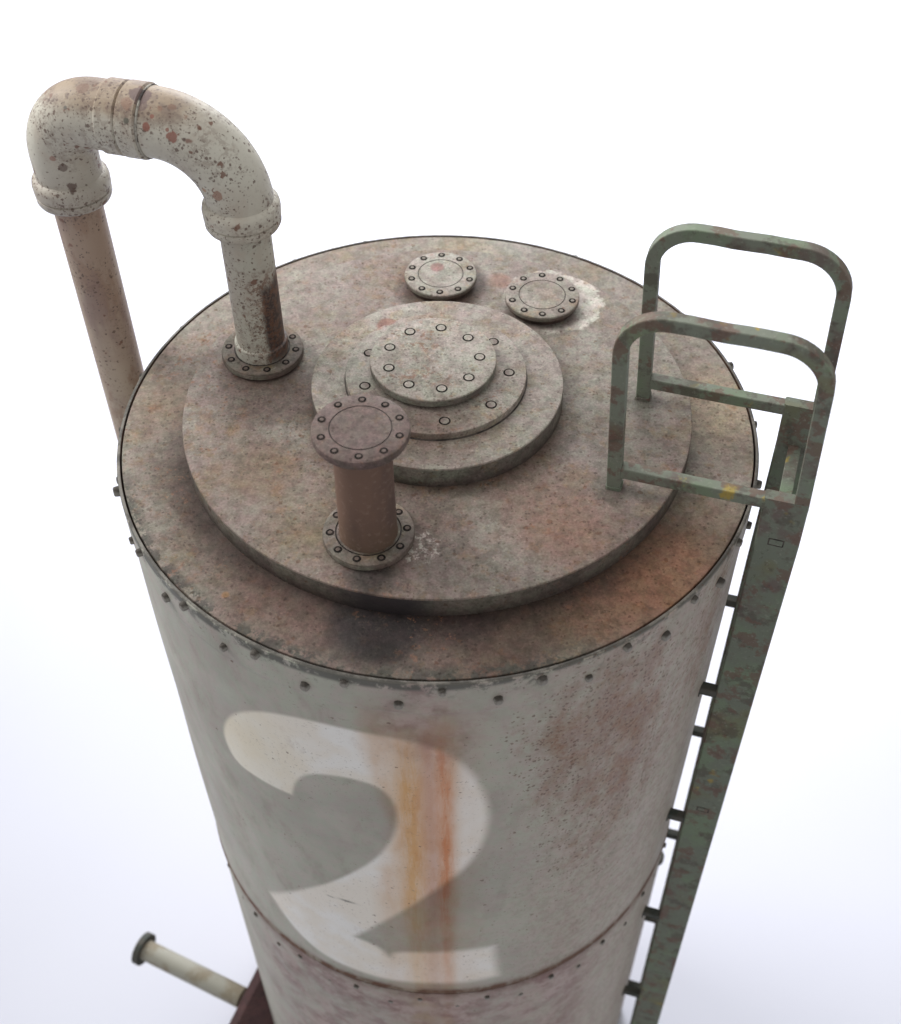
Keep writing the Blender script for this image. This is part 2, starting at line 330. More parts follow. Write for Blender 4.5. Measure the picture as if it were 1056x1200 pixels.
# ------------------------------------------------------------------ table
g = G('white paper'); m_paper = g.finish(g.mix(g.ss(g.noise(0.25, 2), 0.35, 0.65), (0.615, 0.63, 0.72), (0.64, 0.655, 0.74)), 0.9, g.noise(6, 3), 0.05, 0.01)
t = mesh_obj('table_surface', [(-60, -30, 0), (60, -30, 0), (60, 90, 0), (-60, 90, 0)], [(0, 1, 2, 3)], m_paper, smooth=False)
tag(t, kind='structure')

# ------------------------------------------------------------------ the tank
tank = bpy.data.objects.new('storage_tank', None); COL.objects.link(tank); tank.empty_display_size = 0.3
tag(tank, 'weathered grey green cylindrical tank with a white numeral, bent pipe and green ladder', 'storage tank')
Z0 = H
# numeral outline on the wall: azimuth (deg), z below the rim ; True = sharp corner
NUM = [(-134.1, -.700, 0), (-133.2, -.60, 0), (-129.0, -.458, 0), (-123, -.357, 0), (-115.3, -.284, 0), (-106.5, -.264, 0), (-96.7, -.272, 0), (-89.9, -.332, 0),
       (-86, -.421, 0), (-83.3, -.561, 0), (-81.9, -.721, 0), (-82.7, -.881, 0), (-85.4, -1.025, 0), (-90.2, -1.162, 0), (-97, -1.341, 0),
       (-104.4, -1.547, 0), (-109.5, -1.69, 1), (-104.5, -1.715, 0), (-102.0, -1.80, 1), (-101, -1.745, 0), (-94, -1.714, 0), (-86.9, -1.702, 0), (-80, -1.701, 1),
       (-78.7, -1.978, 1), (-85.9, -1.995, 0), (-98, -2.005, 0), (-107.9, -2.01, 0), (-118.2, -1.99, 0), (-126, -1.90, 0), (-131.5, -1.732, 1),
       (-121.7, -1.499, 0), (-110.6, -1.242, 0), (-103, -1.035, 0), (-99.4, -.88, 0), (-97.9, -.737, 0), (-98.8, -.611, 0), (-101.6, -.545, 0),
       (-107.7, -.538, 0), (-113.4, -.575, 0), (-117, -.66, 0), (-118.5, -.773, 1), (-124.7, -.783, 0), (-132.0, -.800, 0)]
def chaikin(P, it=3):
    for _ in range(it):
        Q = []
        n = len(P)
        for i in range(n):
            a, b = P[i], P[(i+1) % n]
            Q.append((a[0], a[1], 1) if a[2] else (a[0]*.75+b[0]*.25, a[1]*.75+b[1]*.25, 0))
            if not b[2]: Q.append((a[0]*.25+b[0]*.75, a[1]*.25+b[1]*.75, 0))
        P = Q
    return np.array([(p[0], p[1]) for p in P])
NP = chaikin(NUM); NP[:, 0] = np.radians(NP[:, 0])
def signed_dist(X, Y, P):
    inside = np.zeros(X.shape, bool); D = np.full(X.shape, 1e9); n = len(P)
    for i in range(n):
        ax, ay = P[i]; bx, by = P[(i+1) % n]
        c = (ay > Y) != (by > Y)
        with np.errstate(divide='ignore', invalid='ignore'):
            xi = (bx-ax)*(Y-ay)/(by-ay)+ax
        inside ^= c & (X < xi)
        ex, ey = bx-ax, by-ay; L = ex*ex+ey*ey+1e-12
        t = np.clip(((X-ax)*ex+(Y-ay)*ey)/L, 0, 1)
        D = np.minimum(D, np.hypot(X-ax-t*ex, Y-ay-t*ey))
    return np.where(inside, D, -D)
def sst(x, a, b):
    t = np.clip((x-a)/(b-a), 0, 1); return t*t*(3-2*t)

def tank_wall():
    ph = np.concatenate([np.arange(-172, -8, 0.42), np.arange(-8, 188, 2.8)]); ph = np.radians(ph[ph < 187.9])
    prof = [(0.976, -0.045), (0.9915, -0.040), (0.9918, -0.002), (0.9930, 0.0), (0.9990, -0.0003), (1.0020, -0.0025), (1.0030, -0.006)]
    prof += [(1.003, z) for z in np.arange(-0.012, -0.140, -0.006)] + [(1.0, -0.143)]
    prof += [(1.0, z) for z in np.arange(-0.149, -2.078, -0.006)]
    prof += [(1.0035, -2.080), (1.0035, -2.0865), (0.988, -2.088), (0.988, -2.1025), (1.0, -2.104)]
    prof += [(1.0, z) for z in np.arange(-2.106, -2.6, -0.012)] + [(1.0, z) for z in np.arange(-2.65, -4.9, -0.06)] + [(1.0, -4.96), (0.97, -5.0)]
    R = np.array([p[0] for p in prof]); Z = np.array([p[1] for p in prof]); nz, npz = len(prof), len(ph)
    PH, ZZ = np.meshgrid(ph, Z); RR = np.repeat(R[:, None], npz, 1)
    # gentle dents so that the wall is not a perfect cylinder
    dent = 0.0012*np.sin(PH*9+1.3*np.sin(ZZ*3))*np.sin(ZZ*4+PH*2)+0.0008*np.sin(PH*23+ZZ*7)
    RR = RR+dent*sst(-ZZ, 0.15, 0.3)*sst(ZZ, -2.08, -2.0)
    V = np.stack([RR*np.cos(PH), RR*np.sin(PH), ZZ+H], -1).reshape(-1, 3)
    idx = np.arange(nz*npz).reshape(nz, npz); nx = np.roll(idx, -1, 1)
    F = np.stack([idx[1:], nx[1:], nx[:-1], idx[:-1]], -1).reshape(-1, 4)
    me = bpy.data.meshes.new('tank_wall'); me.from_pydata(V.tolist(), [], F.tolist())
    me.polygons.foreach_set('use_smooth', [True]*len(me.polygons)); me.set_sharp_from_angle(angle=math.radians(50))
    D = signed_dist(PH, ZZ, NP)
    deg = np.degrees(PH)
    # overspray: crisp at the upper left, soft on the right flank and the lower edge
    soft = 0.010+0.012*sst(deg, -110, -84)+0.010*sst(-ZZ, 1.2, 1.9)
    num = np.clip(0.5+D/(2*soft), 0, 1); num = num*num*(3-2*num)
    def gau(x, c, w): return np.exp(-((x-c)/w)**2)
    wob = 0.8*np.sin(ZZ*5.1)+0.5*np.sin(ZZ*11.7+1)
    Lg = -99.0-4.5*np.clip(np.abs(ZZ+0.80)/0.45, 0, 1)
    st = (sst(deg, Lg-2.0, Lg+2.0)*sst(deg+0.5*wob, -85.6, -89.2)*0.85*(1-0.45*sst(-ZZ, 1.15, 1.6))+0.30*sst(deg, -97, -92)*sst(deg, -80, -86))*sst(-ZZ, 0.02, 0.30)                      # broad pale orange wash
    st = st*(0.93+0.07*np.sin(deg*1.6+wob)) 
    red = gau(deg, -89.9+0.25*wob, 1.45)*sst(-ZZ, 0.02, 0.5)*(1-0.6*sst(-ZZ, 1.2, 1.9)) + 0.12*gau(deg, -94.0, 1.3)*sst(-ZZ, .4, .6)
    mau = gau(deg, -92.4+0.2*wob, 1.3)*sst(-ZZ, 0.12, 0.3)*(1-0.6*sst(-ZZ, 1.2, 1.8))
    yel = gau(deg, -95.9+0.25*wob, 2.4)*sst(-ZZ, 0.12, 0.45)*(1-0.5*sst(-ZZ, 1.2, 1.8))
    pat = np.exp(-(((deg+59+4*np.sin(ZZ*3))/13)**2+((ZZ+0.62)/0.62)**2)) + 0.75*np.exp(-(((deg+70)/7.5)**2+((ZZ+0.40)/0.24)**2)) + 0.6*gau(deg, -35, 6)*gau(ZZ, -0.25, 0.5)
    pink = sst(-ZZ, 2.085, 2.10)*sst(deg, -150, -128)*sst(deg, -46, -66) + 1.2*gau(deg, -91, 9)*gau(ZZ, -0.12, 0.24)
    warm = sst(deg, -88, -58)
    seam = gau(ZZ, -2.085, 0.035)*0.75+sst(-ZZ, 2.04, 2.08)*sst(ZZ, -2.2, -2.1)*0.4
    ink = np.exp(-(((deg+110.0)/1.5)**2+((ZZ+1.405)/0.006)**2))+0.7*np.exp(-(((deg+113.6)/0.8)**2+((ZZ+1.415)/0.004)**2))
    groove = ((RR < 0.9919) & (ZZ > -0.1)) | ((RR < 0.999) & (ZZ < -2.08) & (ZZ > -2.1035))
    def put(n, a): at = me.attributes.new(n, 'FLOAT', 'POINT'); at.data.foreach_set('value', np.asarray(a, dtype=np.float32).ravel())
    for n, a in (('numeral', num), ('streak', st), ('red', red), ('yellow', yel), ('mauve', mau), ('patch', pat), ('pink', pink), ('warm', warm), ('seam', seam), ('ink', ink), ('groove', groove.astype(float))): put(n, a)
    g = G('tank wall paint')
    st_vec = (1, 1, 0.30)
    n1 = g.noise(2.6, 4, 0.6, 2.0); n2 = g.noise(8, 5, 0.65, 5.0, stretch=(1, 1, 0.5)); n3 = g.noise(30, 3, 0.6, 8.0, stretch=(1, 1, 0.12))
    base = g.mix(g.ss(n1, 0.38, 0.62), (0.385, 0.379, 0.334), (0.340, 0.328, 0.294))
    base = g.mix(g.mul(g.attr('warm'), 0.8), base, (0.340, 0.302, 0.262))
    base = g.mix(g.mul(g.ss(n2, 0.52, 0.68), 0.35), base, (0.275, 0.240, 0.222))
    white = g.mix(g.ss(g.noise(3.5, 3, 0.6, 9), 0.4, 0.6), (0.77, 0.76, 0.745), (0.735, 0.69, 0.63))
    yw_ = g.mul(g.ss(g.dist((-0.66, -0.75, H-0.6), g.noise(6, 3), 0.2, scale=(1, 1, .8)), 0.42, 0.1), 0.4)
    white = g.mix(yw_, white, (0.68, 0.60, 0.40))
    nmask = g.attr('numeral')
    nmask = g.mul(nmask, g.ss(g.noise(60, 4, 0.75, 3), 0.34, 0.40, 0.8, 1.0))
    col = g.mix(nmask, base, white)
    mt = g.ss(g.noise(22, 4, 0.65, 61), 0.40, 0.60); mt2 = g.ss(g.noise(33, 4, 0.7, 63), 0.42, 0.62)
    wm = g.mul(g.inv(g.attr('numeral')), 0.75)
    col = g.mix(wm, col, g.mix(1.0, col, g.mix(mt, (1.05, 0.97, 0.99), (0.97, 1.02, 0.97)), 'MULTIPLY'))
    col = g.mix(g.mul(wm, g.attr('warm')), col, g.mix(1.0, col, g.mix(mt2, (1.08, 1.06, 1.05), (0.84, 0.80, 0.78)), 'MULTIPLY'))
    rag = g.ss(g.noise(46, 5, 0.75, 91, stretch=(1, 1, 0.10)), 0.38, 0.60, 0.62, 1.08)
    streak = g.mul(g.attr('streak'), g.ss(g.noise(18, 4, 0.65, 81, stretch=(1, 1, 0.35)), 0.35, 0.65, 0.70, 1.05))
    col = g.mix(streak, col, g.mix(1.0, col, (0.83, 0.64, 0.50), 'MULTIPLY'))
    col = g.mix(g.mul(g.attr('red'), rag, 1.0), col, g.mix(1.0, col, (0.88, 0.48, 0.30), 'MULTIPLY'))
    col = g.mix(g.mul(g.attr('yellow'), rag, 1.0), col, g.mix(1.0, col, (0.90, 0.65, 0.37), 'MULTIPLY'))
    col = g.mix(g.mul(g.attr('mauve'), 0.85), col, g.mix(1.0, col, (0.86, 0.72, 0.74), 'MULTIPLY'))
    # sponge rust patch on the right flank
    pa = g.attr('patch'); fine = g.noise(70, 4, 0.75, 12); mid = g.noise(11, 5, 0.72, 13, stretch=(1, 1, 0.55))
    pm = g.mul(g.ss(g.add(g.mul(pa, 0.8), g.mul(g.sub(mid, 0.5), 2.0)), 0.16, 0.95), 0.88)
    pm = g.mul(pm, g.ss(fine, 0.36, 0.60, 0.62, 1.0))
    col = g.mix(pm, col, g.mix(g.ss(g.noise(14, 3, 0.6, 15), 0.4, 0.6), (0.225, 0.118, 0.072), (0.235, 0.148, 0.120)))
    pk = g.mul(g.attr('pink'), g.ss(g.noise(4.5, 4, 0.65, 16), 0.36, 0.62, 0.15, 1.0), 0.78)
    col = g.mix(pk, col, g.mix(g.ss(g.noise(10, 4, 0.65, 17), 0.4, 0.6), (0.20, 0.108, 0.108), (0.38, 0.285, 0.270)))
    col = g.mix(g.mul(g.attr('seam'), g.ss(g.noise(14, 4, 0.7, 18), 0.30, 0.62, 0.35, 1.0)), col, (0.125, 0.066, 0.044))
    # grime and chips just under the rim, horizontal scuffs
    rim = g.mx(g.mul(g.ss(g.z, H-0.09, H-0.0), g.ss(g.noise(20, 5, 0.75, 19), 0.54, 0.60), 0.8), g.mul(g.ss(g.add(g.z, g.mul(g.ss(g.add(g.mul(g.y, -.8), g.mul(g.x, -.6)), .5, .95), .022)), H-0.020, H-0.002), g.ss(g.noise(13, 5, 0.75, 29), 0.40, 0.50), 0.9))
    col = g.mix(rim, col, (0.085, 0.085, 0.075))
    sc = g.mul(g.ss(g.noise(16, 5, 0.75, 23, stretch=(1, 1, 5)), 0.63, 0.67), g.ss(g.z, H-0.8, H-0.15), g.ss(g.noise(3, 2, 0.5, 4), 0.45, 0.6), 0.5)
    col = g.mix(sc, col, (0.13, 0.10, 0.09))
    pd = g.ss(g.add(pa, g.mul(g.sub(mid, 0.5), 0.9)), 0.0, 0.6)
    col = g.mix(g.mul(g.dots(70, 0.75, 0.12, 0.45, 2.0, pd), 0.65), col, (0.12, 0.07, 0.05))
    col = g.mix(g.mul(g.dots(85, 0.40, 0.10, 0.34, 7.0, g.attr('warm')), 0.5), col, (0.11, 0.085, 0.07))
    a = g.mul(g.ss(g.noise(85, 3, 0.7, 26), 0.60, 0.68), g.ss(g.noise(4, 3, 0.6, 27), 0.42, 0.6, 0.3, 1.0), 0.45)
    col = g.mix(a, col, (0.14, 0.115, 0.10))
    ds, _ = g.vor(20, 3.0)
    col = g.mix(g.mul(g.ss(ds, 0.075, 0.05), g.ss(g.noise(5, 2, 0.5, 31), 0.5, 0.6), 0.5), col, (0.10, 0.08, 0.07))
    col = g.mix(g.mul(g.ss(g.z, H-0.0022, H-0.0008), 0.85), col, g.mix(g.ss(g.noise(12, 4, .7, 71), .42, .58), (0.15, 0.14, 0.125), (0.06, 0.055, 0.05)))
    col = g.mix(g.mul(g.attr('ink'), 0.9), col, (0.03, 0.03, 0.03))
    col = g.mix(g.attr('groove'), col, g.mix(g.ss(g.noise(9, 3), 0.4, 0.6), (0.022, 0.014, 0.012), (0.055, 0.024, 0.014)))
    m = g.finish(col, g.ss(n2, 0.3, 0.7, 0.5, 0.68), g.add(g.noise(60, 4, 0.65), g.mul(g.noise(7, 3, 0.6), 1.2)), 0.22, 0.004, spec=0.3)
    me.materials.append(m); o = bpy.data.objects.new('tank_wall', me); COL.objects.link(o); o.parent = tank
    return o
wall = tank_wall()
wall['label'] = 'grey green wall with sprayed white numeral and rust streak'

# rivets: a 24-bolt upper and lower row at the rim, the same at the seam
def rivet_mesh():
    V, F, I = lathe([(0, .0170), (.009, .0168), (.0118, .0145), (.0125, .0100), (.0130, .004), (.0135, -.004)], n=10)
    me = bpy.data.meshes.new('rivet'); me.from_pydata(V, [], F); me.materials.append(m_riv)
    me.polygons.foreach_set('use_smooth', [True]*len(me.polygons)); me.set_sharp_from_angle(angle=math.radians(50)); return me
rv = rivet_mesh()
def put_rivet(deg, z, r=1.0025, sm=1.0):
    a = math.radians(deg+random.uniform(-.5, .5)); o = bpy.data.objects.new('rivet', rv); COL.objects.link(o); o.parent = wall
    o.location = (r*math.cos(a), r*math.sin(a), H+z+random.uniform(-.006, .006))
    o.rotation_euler = Vector((math.cos(a), math.sin(a), 0)).to_track_quat('Z', 'Y').to_euler()
    s = random.uniform(0.9, 1.2)*sm; o.scale = (s, s*1.15, s*random.uniform(.62, 1.02))
for k in range(24):
    put_rivet(-96.5+15*k, -0.092); put_rivet(-90+15*k, -0.028)
    put_rivet(-95.5+15*k, -2.165, 0.996, .85); put_rivet(-87.5+15*k, -2.235, 0.993, .75)

# roof plate and raised disc
V, F, I = lathe([(0, 0), (0.5, 0), (0.982, 0), (0.9855, -.0015), (0.9868, -.004), (0.9868, -.05)], n=256)
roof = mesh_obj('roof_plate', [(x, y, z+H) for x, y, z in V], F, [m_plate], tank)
V, F, I = lathe([(0, .0741), (0.4, .0741), (0.784, .0741), (0.7892, .0722), (0.7914, .068), (0.7922, .004), (0.7905, .001), (0.7905, -.004)], (-0.001, 0.0147), n=256, mat_of=[0, 0, 0, 0, 1, 1, 1])
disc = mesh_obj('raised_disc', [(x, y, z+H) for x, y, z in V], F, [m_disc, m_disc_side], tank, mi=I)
# bolts with a dark pin-wash ring
def bolt_mesh(r, mat):
    V, F, I = lathe([(0, .0014), (r*.46, .0014), (r*.50, .0010), (r*.52, .0006), (r*.96, .0006), (r*1.02, -.001)], n=20, mat_of=[0, 0, 1, 1, 1])
    me = bpy.data.meshes.new('bolt'); me.from_pydata(V, [], F); me.materials.append(mat); me.materials.append(m_wash_d)
    me.polygons.foreach_set('material_index', np.array(I, dtype=np.int32)); return me
def thin_bolt_mesh(r, mat):
    V, F, I = lathe([(0, .0009), (r*.68, .0009), (r*.70, .0008), (r*.715, .0005), (r*.96, .0005), (r*1.0, -.001)], n=24, mat_of=[0, 0, 1, 1, 1])
    me = bpy.data.meshes.new('bolt'); me.from_pydata(V, [], F); me.materials.append(mat); me.materials.append(m_wash_d)
    me.polygons.foreach_set('material_index', np.array(I, dtype=np.int32)); return me
def ring_bolts(parent, me, c, R, z, a0, n, jit=1.0):
    for k in range(n):
        a = math.radians(a0+360/n*k+random.uniform(-jit, jit)); o = bpy.data.objects.new('bolt', me); COL.objects.link(o); o.parent = parent
        rr = R+random.uniform(-.0012, .0012)
        o.location = (c[0]+rr*math.cos(a), c[1]+rr*math.sin(a), z); o.rotation_euler = (0, 0, random.uniform(0, 6))
# manhole: neck, flange, cap
V, F, I = lathe([(0, .1469), (0.384, .1469), (0.3885, .1450), (0.3903, .141), (0.3912, .078), (0.3895, .0745), (0.3895, .07)], (0, .0334), n=160, mat_of=[0, 0, 0, 1, 1, 1])
mh = mesh_obj('manhole', [(x, y, z+H) for x, y, z in V], F, [m_boss, m_boss_side], tank, mi=I)
V, F, I = lathe([(0, .1719), (0.275, .1719), (0.2783, .1705), (0.2795, .168), (0.2795, .150), (0.2835, .1478), (0.2835, .146)], (-.004, .043), n=140, mat_of=[0, 0, 0, 0, 1, 1])
mf = mesh_obj('manhole_flange', [(x, y, z+H) for x, y, z in V], F, [m_boss, m_wash], mh, mi=I)
V, F, I = lathe([(0, .2093), (0.189, .2093), (0.1935, .2075), (0.1950, .204), (0.1950, .184), (0.189, .179), (0.176, .1725), (0.176, .170)], (-.012, .0628), n=120, mat_of=[0, 0, 0, 2, 2, 1, 1])
mc = mesh_obj('manhole_cap', [(x, y, z+H) for x, y, z in V], F, [m_cap, m_wash, m_boss_side], mh, mi=I)
ring_bolts(mh, thin_bolt_mesh(.0185, m_cap), (-.012, .0628), .1435, H+.2093, -0.8, 9)
ring_bolts(mh, thin_bolt_mesh(.0185, m_boss), (-.004, .043), .2265, H+.1719, -3, 9)

# flanges --------------------------------------------------------------------
def flange_local(R, top, thick, matc, line_r=None, bottom_taper=0.0, n=96, z_foot=None):
    """disc flange with an engraved circle; local z=0 is its foot"""
    prof = [(0, top)]; mo = []
    if line_r:
        prof += [(line_r-.0016, top), (line_r-.0012, top-.002), (line_r+.0012, top-.002), (line_r+.0016, top)]; mo += [0, 1, 1, 1]
    prof += [(R-.006, top), (R-.0018, top-.0018), (R, top-.006), (R, top-thick+.003), (R-.004, top-thick)]; mo += [0, 0, 0, 2, 2]
    rf = R*0.92 - bottom_taper
    prof += [(rf, top-thick-.0015), (rf, 0), (rf, -.002)]; mo += [1, 3, 3]
    return lathe(prof, n=n, mat_of=mo), mo
m_edge = side_material('flange edge paint', (0.16, 0.15, 0.13), (0.11, 0.09, 0.08), 9, -1, 0.02)
m_grime = G('flange foot grime'); gg = m_grime
m_grime = gg.finish(gg.mix(gg.ss(gg.noise(20, 3), 0.4, 0.6), (0.045, 0.030, 0.027), (0.085, 0.055, 0.045)), 0.75)
b_small = bolt_mesh(.0125, m_flange); b_small2 = bolt_mesh(.0115, m_stubtop)
def blank_flange(name, c, R, a0, label, spot=None):
    (V, F, I), mo = flange_local(R, .037, .020, m_flange, line_r=R*.62)
    mat = m_flange
    if spot:
        mat = spot
    o = mesh_obj(name, V, F, [mat, m_wash, m_edge, m_grime], tank, mi=I, loc=(c[0], c[1], H+.0741)); o['label'] = label
    ring_bolts(o, b_small, (0, 0), R*.84, .037, a0, 10)
    return o
def spot_extra(g, col): return blobs(g, col, [(-0.012, 0.035, 0.022, 0.008, (0.24, 0.13, 0.125), 0.85)], 5)
m_flA = roof_material('blank flange paint with rust spot', (0.28, 0.27, 0.248), (0.25, 0.232, 0.212), 19.4, spot_extra, spk=0.4)
blank_flange('blank_flange', (.0169, .6167), .1241, 87, 'round blank flange with a red rust spot', m_flA)
blank_flange('blank_flange', (.3572, .4930), .1255, 87, 'round speckled blank flange beside a pale filler smear')

# stub pipe in front of the manhole ---------------------------------------------
SX, SY = -.200, -.546
(V, F, I), mo = flange_local(.1297, .0257, .0215, m_flange, line_r=None)
V, F, I = lathe([(0, .0255), (.0895, .0255), (.0900, .0215), (.0935, .0215), (.0940, .0257), (.1240, .0257), (.1284, .0240), (.1297, .020), (.1297, .005), (.1250, .001), (.124, -.002)], n=96, mat_of=[0, 1, 1, 1, 0, 0, 0, 2, 3, 3])
stub = mesh_obj('pipe_stub', *lathe([(.0, .02), (.0845, .02), (.0835, .0257), (.0815, .05), (.0795, .24), (.0790, .385), (.0800, .392), (0, .392)], n=72)[:2], m_stub, tank, loc=(SX, SY, H+.0741))
stub['label'] = 'short rust brown pipe stub with bolted top flange'
bf = mesh_obj('base_flange', V, F, [m_flange_d, m_wash, m_edge, m_grime], stub, mi=I)
ring_bolts(stub, bolt_mesh(.0125, m_flange_d), (0, 0), .1085, .0257, -105, 10)
T = .426
prof = [(0, T), (.0795, T), (.0800, T-.002), (.0822, T-.002), (.0827, T), (.1230, T), (.1273, T-.0018), (.1290, T-.006), (.1290, T-.0195), (.1262, T-.0225), (.1262, T-.026), (.1240, T-.030), (.106, T-.045), (.079, T-.049), (.07, T-.049)]
V, F, I = lathe(prof, n=96, mat_of=[0, 1, 1, 1, 0, 0, 0, 0, 1, 0, 0, 0, 0, 0])
tf = mesh_obj('top_flange', V, F, [m_stubtop, m_wash], stub, mi=I)
ring_bolts(stub, b_small2, (0, 0), .1055, T, 90, 10)

# bent pipe ------------------------------------------------------------------------
NX, NY = -.563, .240; FX, FY = -1.085, .390
D0 = Vector((FX-NX, FY-NY, 0)); Lb = D0.length; D0.normalize()
zb = .880; Rn, Rf = .225, .135
def P3(s, z): return Vector((NX, NY, 0))+D0*s+Vector((0, 0, z+H))
path = []
for k in range(26):
    a = PI/2*k/25; path.append(P3(Rn-Rn*math.cos(a), zb-Rn+Rn*math.sin(a)))
near_path = [P3(0, .640)]+path
jx = Lb*.44
near_path += [P3(jx, zb)]
far_path = [P3(jx, zb)]
for k in range(22):
    a = PI/2*k/21; far_path.append(P3(Lb-Rf+Rf*math.sin(a), zb-Rf+Rf*math.cos(a)))
far_path += [P3(Lb, .640)]
side_n = D0.cross(Vector((0, 0, 1)))
spots = []
RED = (0.25, 0.10, 0.075); DK = (0.10, 0.06, 0.05); OR = (0.36, 0.19, 0.10)
camp = Vector((0, -2.87545, H+2.73254))
def on_tube(s, z, a, r=.1):      # point on tube surface: a = angle from +z towards the viewer side
    return P3(s, z)+Vector((0, 0, 1))*r*math.cos(a)-(-side_n if side_n.y > 0 else side_n)*0+vside*r*math.sin(a)
vside = side_n if side_n.y < 0 else -side_n
for (s, z, a, r, c, m) in [(.205, zb, 1.15, .014, RED, .9), (.13, .86, 1.15, .016, RED, .85), (.14, .875, .75, .007, DK, .8), (.12, .845, .9, .007, DK, .8), (.19, .88, .85, .006, RED, .8),
                           (.145, .86, .98, .006, RED, .8), (.10, .84, 1.0, .006, DK, .8), (.07, .80, 1.2, .005, DK, .7), (.06, .76, .9, .006, DK, .7), (.19, zb, 1.3, .005, DK, .7),
                           (.45, .86, .50, .013, DK, .6), (.45, zb, .95, .007, (.12, .12, .11), .7), (.52, .74, 1.2, .010, RED, .6), (.48, .66, 1.35, .022, DK, .8),
                           (.06, .69, 1.0, .008, OR, .7), (.262, zb, 1.05, .010, (.10, .10, .08), .85), (.24, zb, .30, .030, (.13, .085, .085), .85), (.225, zb, .60, .016, (.15, .10, .095), .7), (.265, zb, .62, .020, (.24, .14, .10), .7), (.14, .88, .45, .017, (.20, .115, .085), .7), (.12, .88, .62, .011, (.20, .11, .08), .7), (.17, .885, .62, .014, (.22, .12, .085), .7), (.10, .87, .55, .016, (.24, .13, .09), .6), (.41, zb, .30, .018, (.20, .12, .09), .65), (.02, .70, 1.2, .016, (.25, .12, .08), .7), (.50, .70, 1.1, .014, DK, .7)]:
    p = on_tube(s, z, a); spots.append((p.x, p.y, p.z, r, c, m))
def elbow_extra(g, col):
    # rust collected along the top of the bend
    n = g.noise(9, 5, 0.7, 77); h = g.add(g.z, g.mul(g.sub(n, 0.5), 0.09))
    top = g.ss(h, H+zb+.030, H+zb+.075)
    along = g.ss(g.x, NX-.02, NX-.16)
    col = g.mix(g.mul(top, along, 0.85), col, g.mix(g.ss(n, .45, .6), (0.285, 0.21, 0.145), (0.175, 0.118, 0.09)))
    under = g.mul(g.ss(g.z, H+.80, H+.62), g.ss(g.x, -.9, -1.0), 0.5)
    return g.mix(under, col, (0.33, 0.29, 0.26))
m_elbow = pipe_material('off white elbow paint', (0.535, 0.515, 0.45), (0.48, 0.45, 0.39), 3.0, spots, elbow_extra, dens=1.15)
def near_extra(g, col):
    n = g.noise(14, 5, 0.75, 7, stretch=(1, 1, 0.5))
    # dark rust run on the right flank of the pipe
    r = g.ss(g.add(g.x, g.mul(g.sub(n, .5), .06)), .022, .044)
    r = g.mul(r, g.ss(g.add(g.z, g.mul(g.sub(n, .5), .2)), .38, .30), g.ss(g.z, .00, .06))
    col = g.mix(g.mul(r, .95), col, (0.034, 0.018, 0.018))
    r2 = g.mul(g.ss(g.add(g.x, g.mul(g.sub(g.noise(30, 4, .75, 3), .5), .12)), -.045, .03), g.ss(g.noise(48, 4, .75, 8), .50, .55), g.ss(g.z, .40, .33))
    return g.mix(g.mul(r2, .7), col, (0.15, 0.070, 0.042))
m_near = pipe_material('off white riser paint', (0.46, 0.45, 0.39), (0.42, 0.39, 0.34), 5.0, (), near_extra, dens=1.1)
def far_extra(g, col):
    col = g.mix(g.ss(g.noise(3, 4, .6, 6, stretch=(1, 1, .4)), .35, .62, .35, .85), col, (0.35, 0.255, 0.20))
    col = g.mix(g.mul(g.ss(g.noise(14, 5, .7, 16, stretch=(1, 1, .5)), .5, .62), .6), col, (0.29, 0.19, 0.14))
    return g.mix(g.mul(g.ss(g.noise(7, 4, .7, 26, stretch=(1, 1, .3)), .54, .66), .5), col, (0.24, 0.165, 0.155))
m_far = pipe_material('tan downpipe paint', (0.45, 0.39, 0.31), (0.35, 0.28, 0.235), 6.0, (), far_extra, dens=0.55)
bent = mesh_obj('bent_pipe', *lathe([(0, .03), (.0765, .03), (.0765, .58), (0, .58)], n=64)[:2], m_near, tank, loc=(NX, NY, H+.0741))
bent['label'] = 'rust speckled off white pipe bending over the tank edge'
def bp_part(name, V, F, m, **k):
    L = bent.location; return mesh_obj(name, V, F, m, tank if False else bent, loc=(-L.x, -L.y, -L.z), **k)
bp_part('elbow', *frame_sweep(near_path, circ_sec(.0985), fixed_n=vside), m_elbow)
bp_part('elbow', *frame_sweep(far_path, circ_sec(.0985), fixed_n=vside), m_elbow)
g = G('joint grime'); m_joint = g.finish(g.mix(g.ss(g.noise(13, 4, .7, 3), .44, .54), (.36, .34, .30), (.045, .035, .035)), .7)
# sleeve on the horizontal run, in stepped rings
def ring_on_run(name, s0, s1, r, m, bev=.003):
    pts = [(s0, r-bev), (s0+bev, r), (s1-bev, r), (s1, r-bev)]; V = []; F = []; n = 64
    pts = [(s0, .08)]+pts+[(s1, .08)]
    for (s, rr) in pts:
        for k in range(n):
            a = 2*PI*k/n; V.append(P3(s, zb)+vside*rr*math.cos(a)+Vector((0, 0, 1))*rr*math.sin(a))
    for i in range(len(pts)-1):
        for k in range(n): F.append((i*n+k, (i+1)*n+k, (i+1)*n+(k+1) % n, i*n+(k+1) % n))
    return bp_part(name, V, F, m)
ring_on_run('sleeve', .2395, .301, .1062, m_elbow, .005)
ring_on_run('sleeve', .303, .364, .1045, m_elbow, .005)
ring_on_run('joint_seam', .232, .2390, .1022, m_joint, .002)
# collars under both elbows
kz = .82
col_prof = [(.070, 0), (.098, 0), (.108, .005), (.1125, .016), (.1130, .036), (.1085, .0385), (.1085, .042), (.1140, .045), (.1150, .078), (.1120, .094), (.100, .106), (.090, .110)]
for (cx, cy) in ((NX, NY), (FX, FY)):
    V, F, I = lathe(col_prof, (cx, cy), n=64); bp_part('collar', [(x, y, z*kz+H+.582) for x, y, z in V], F, m_elbow, angle=50)
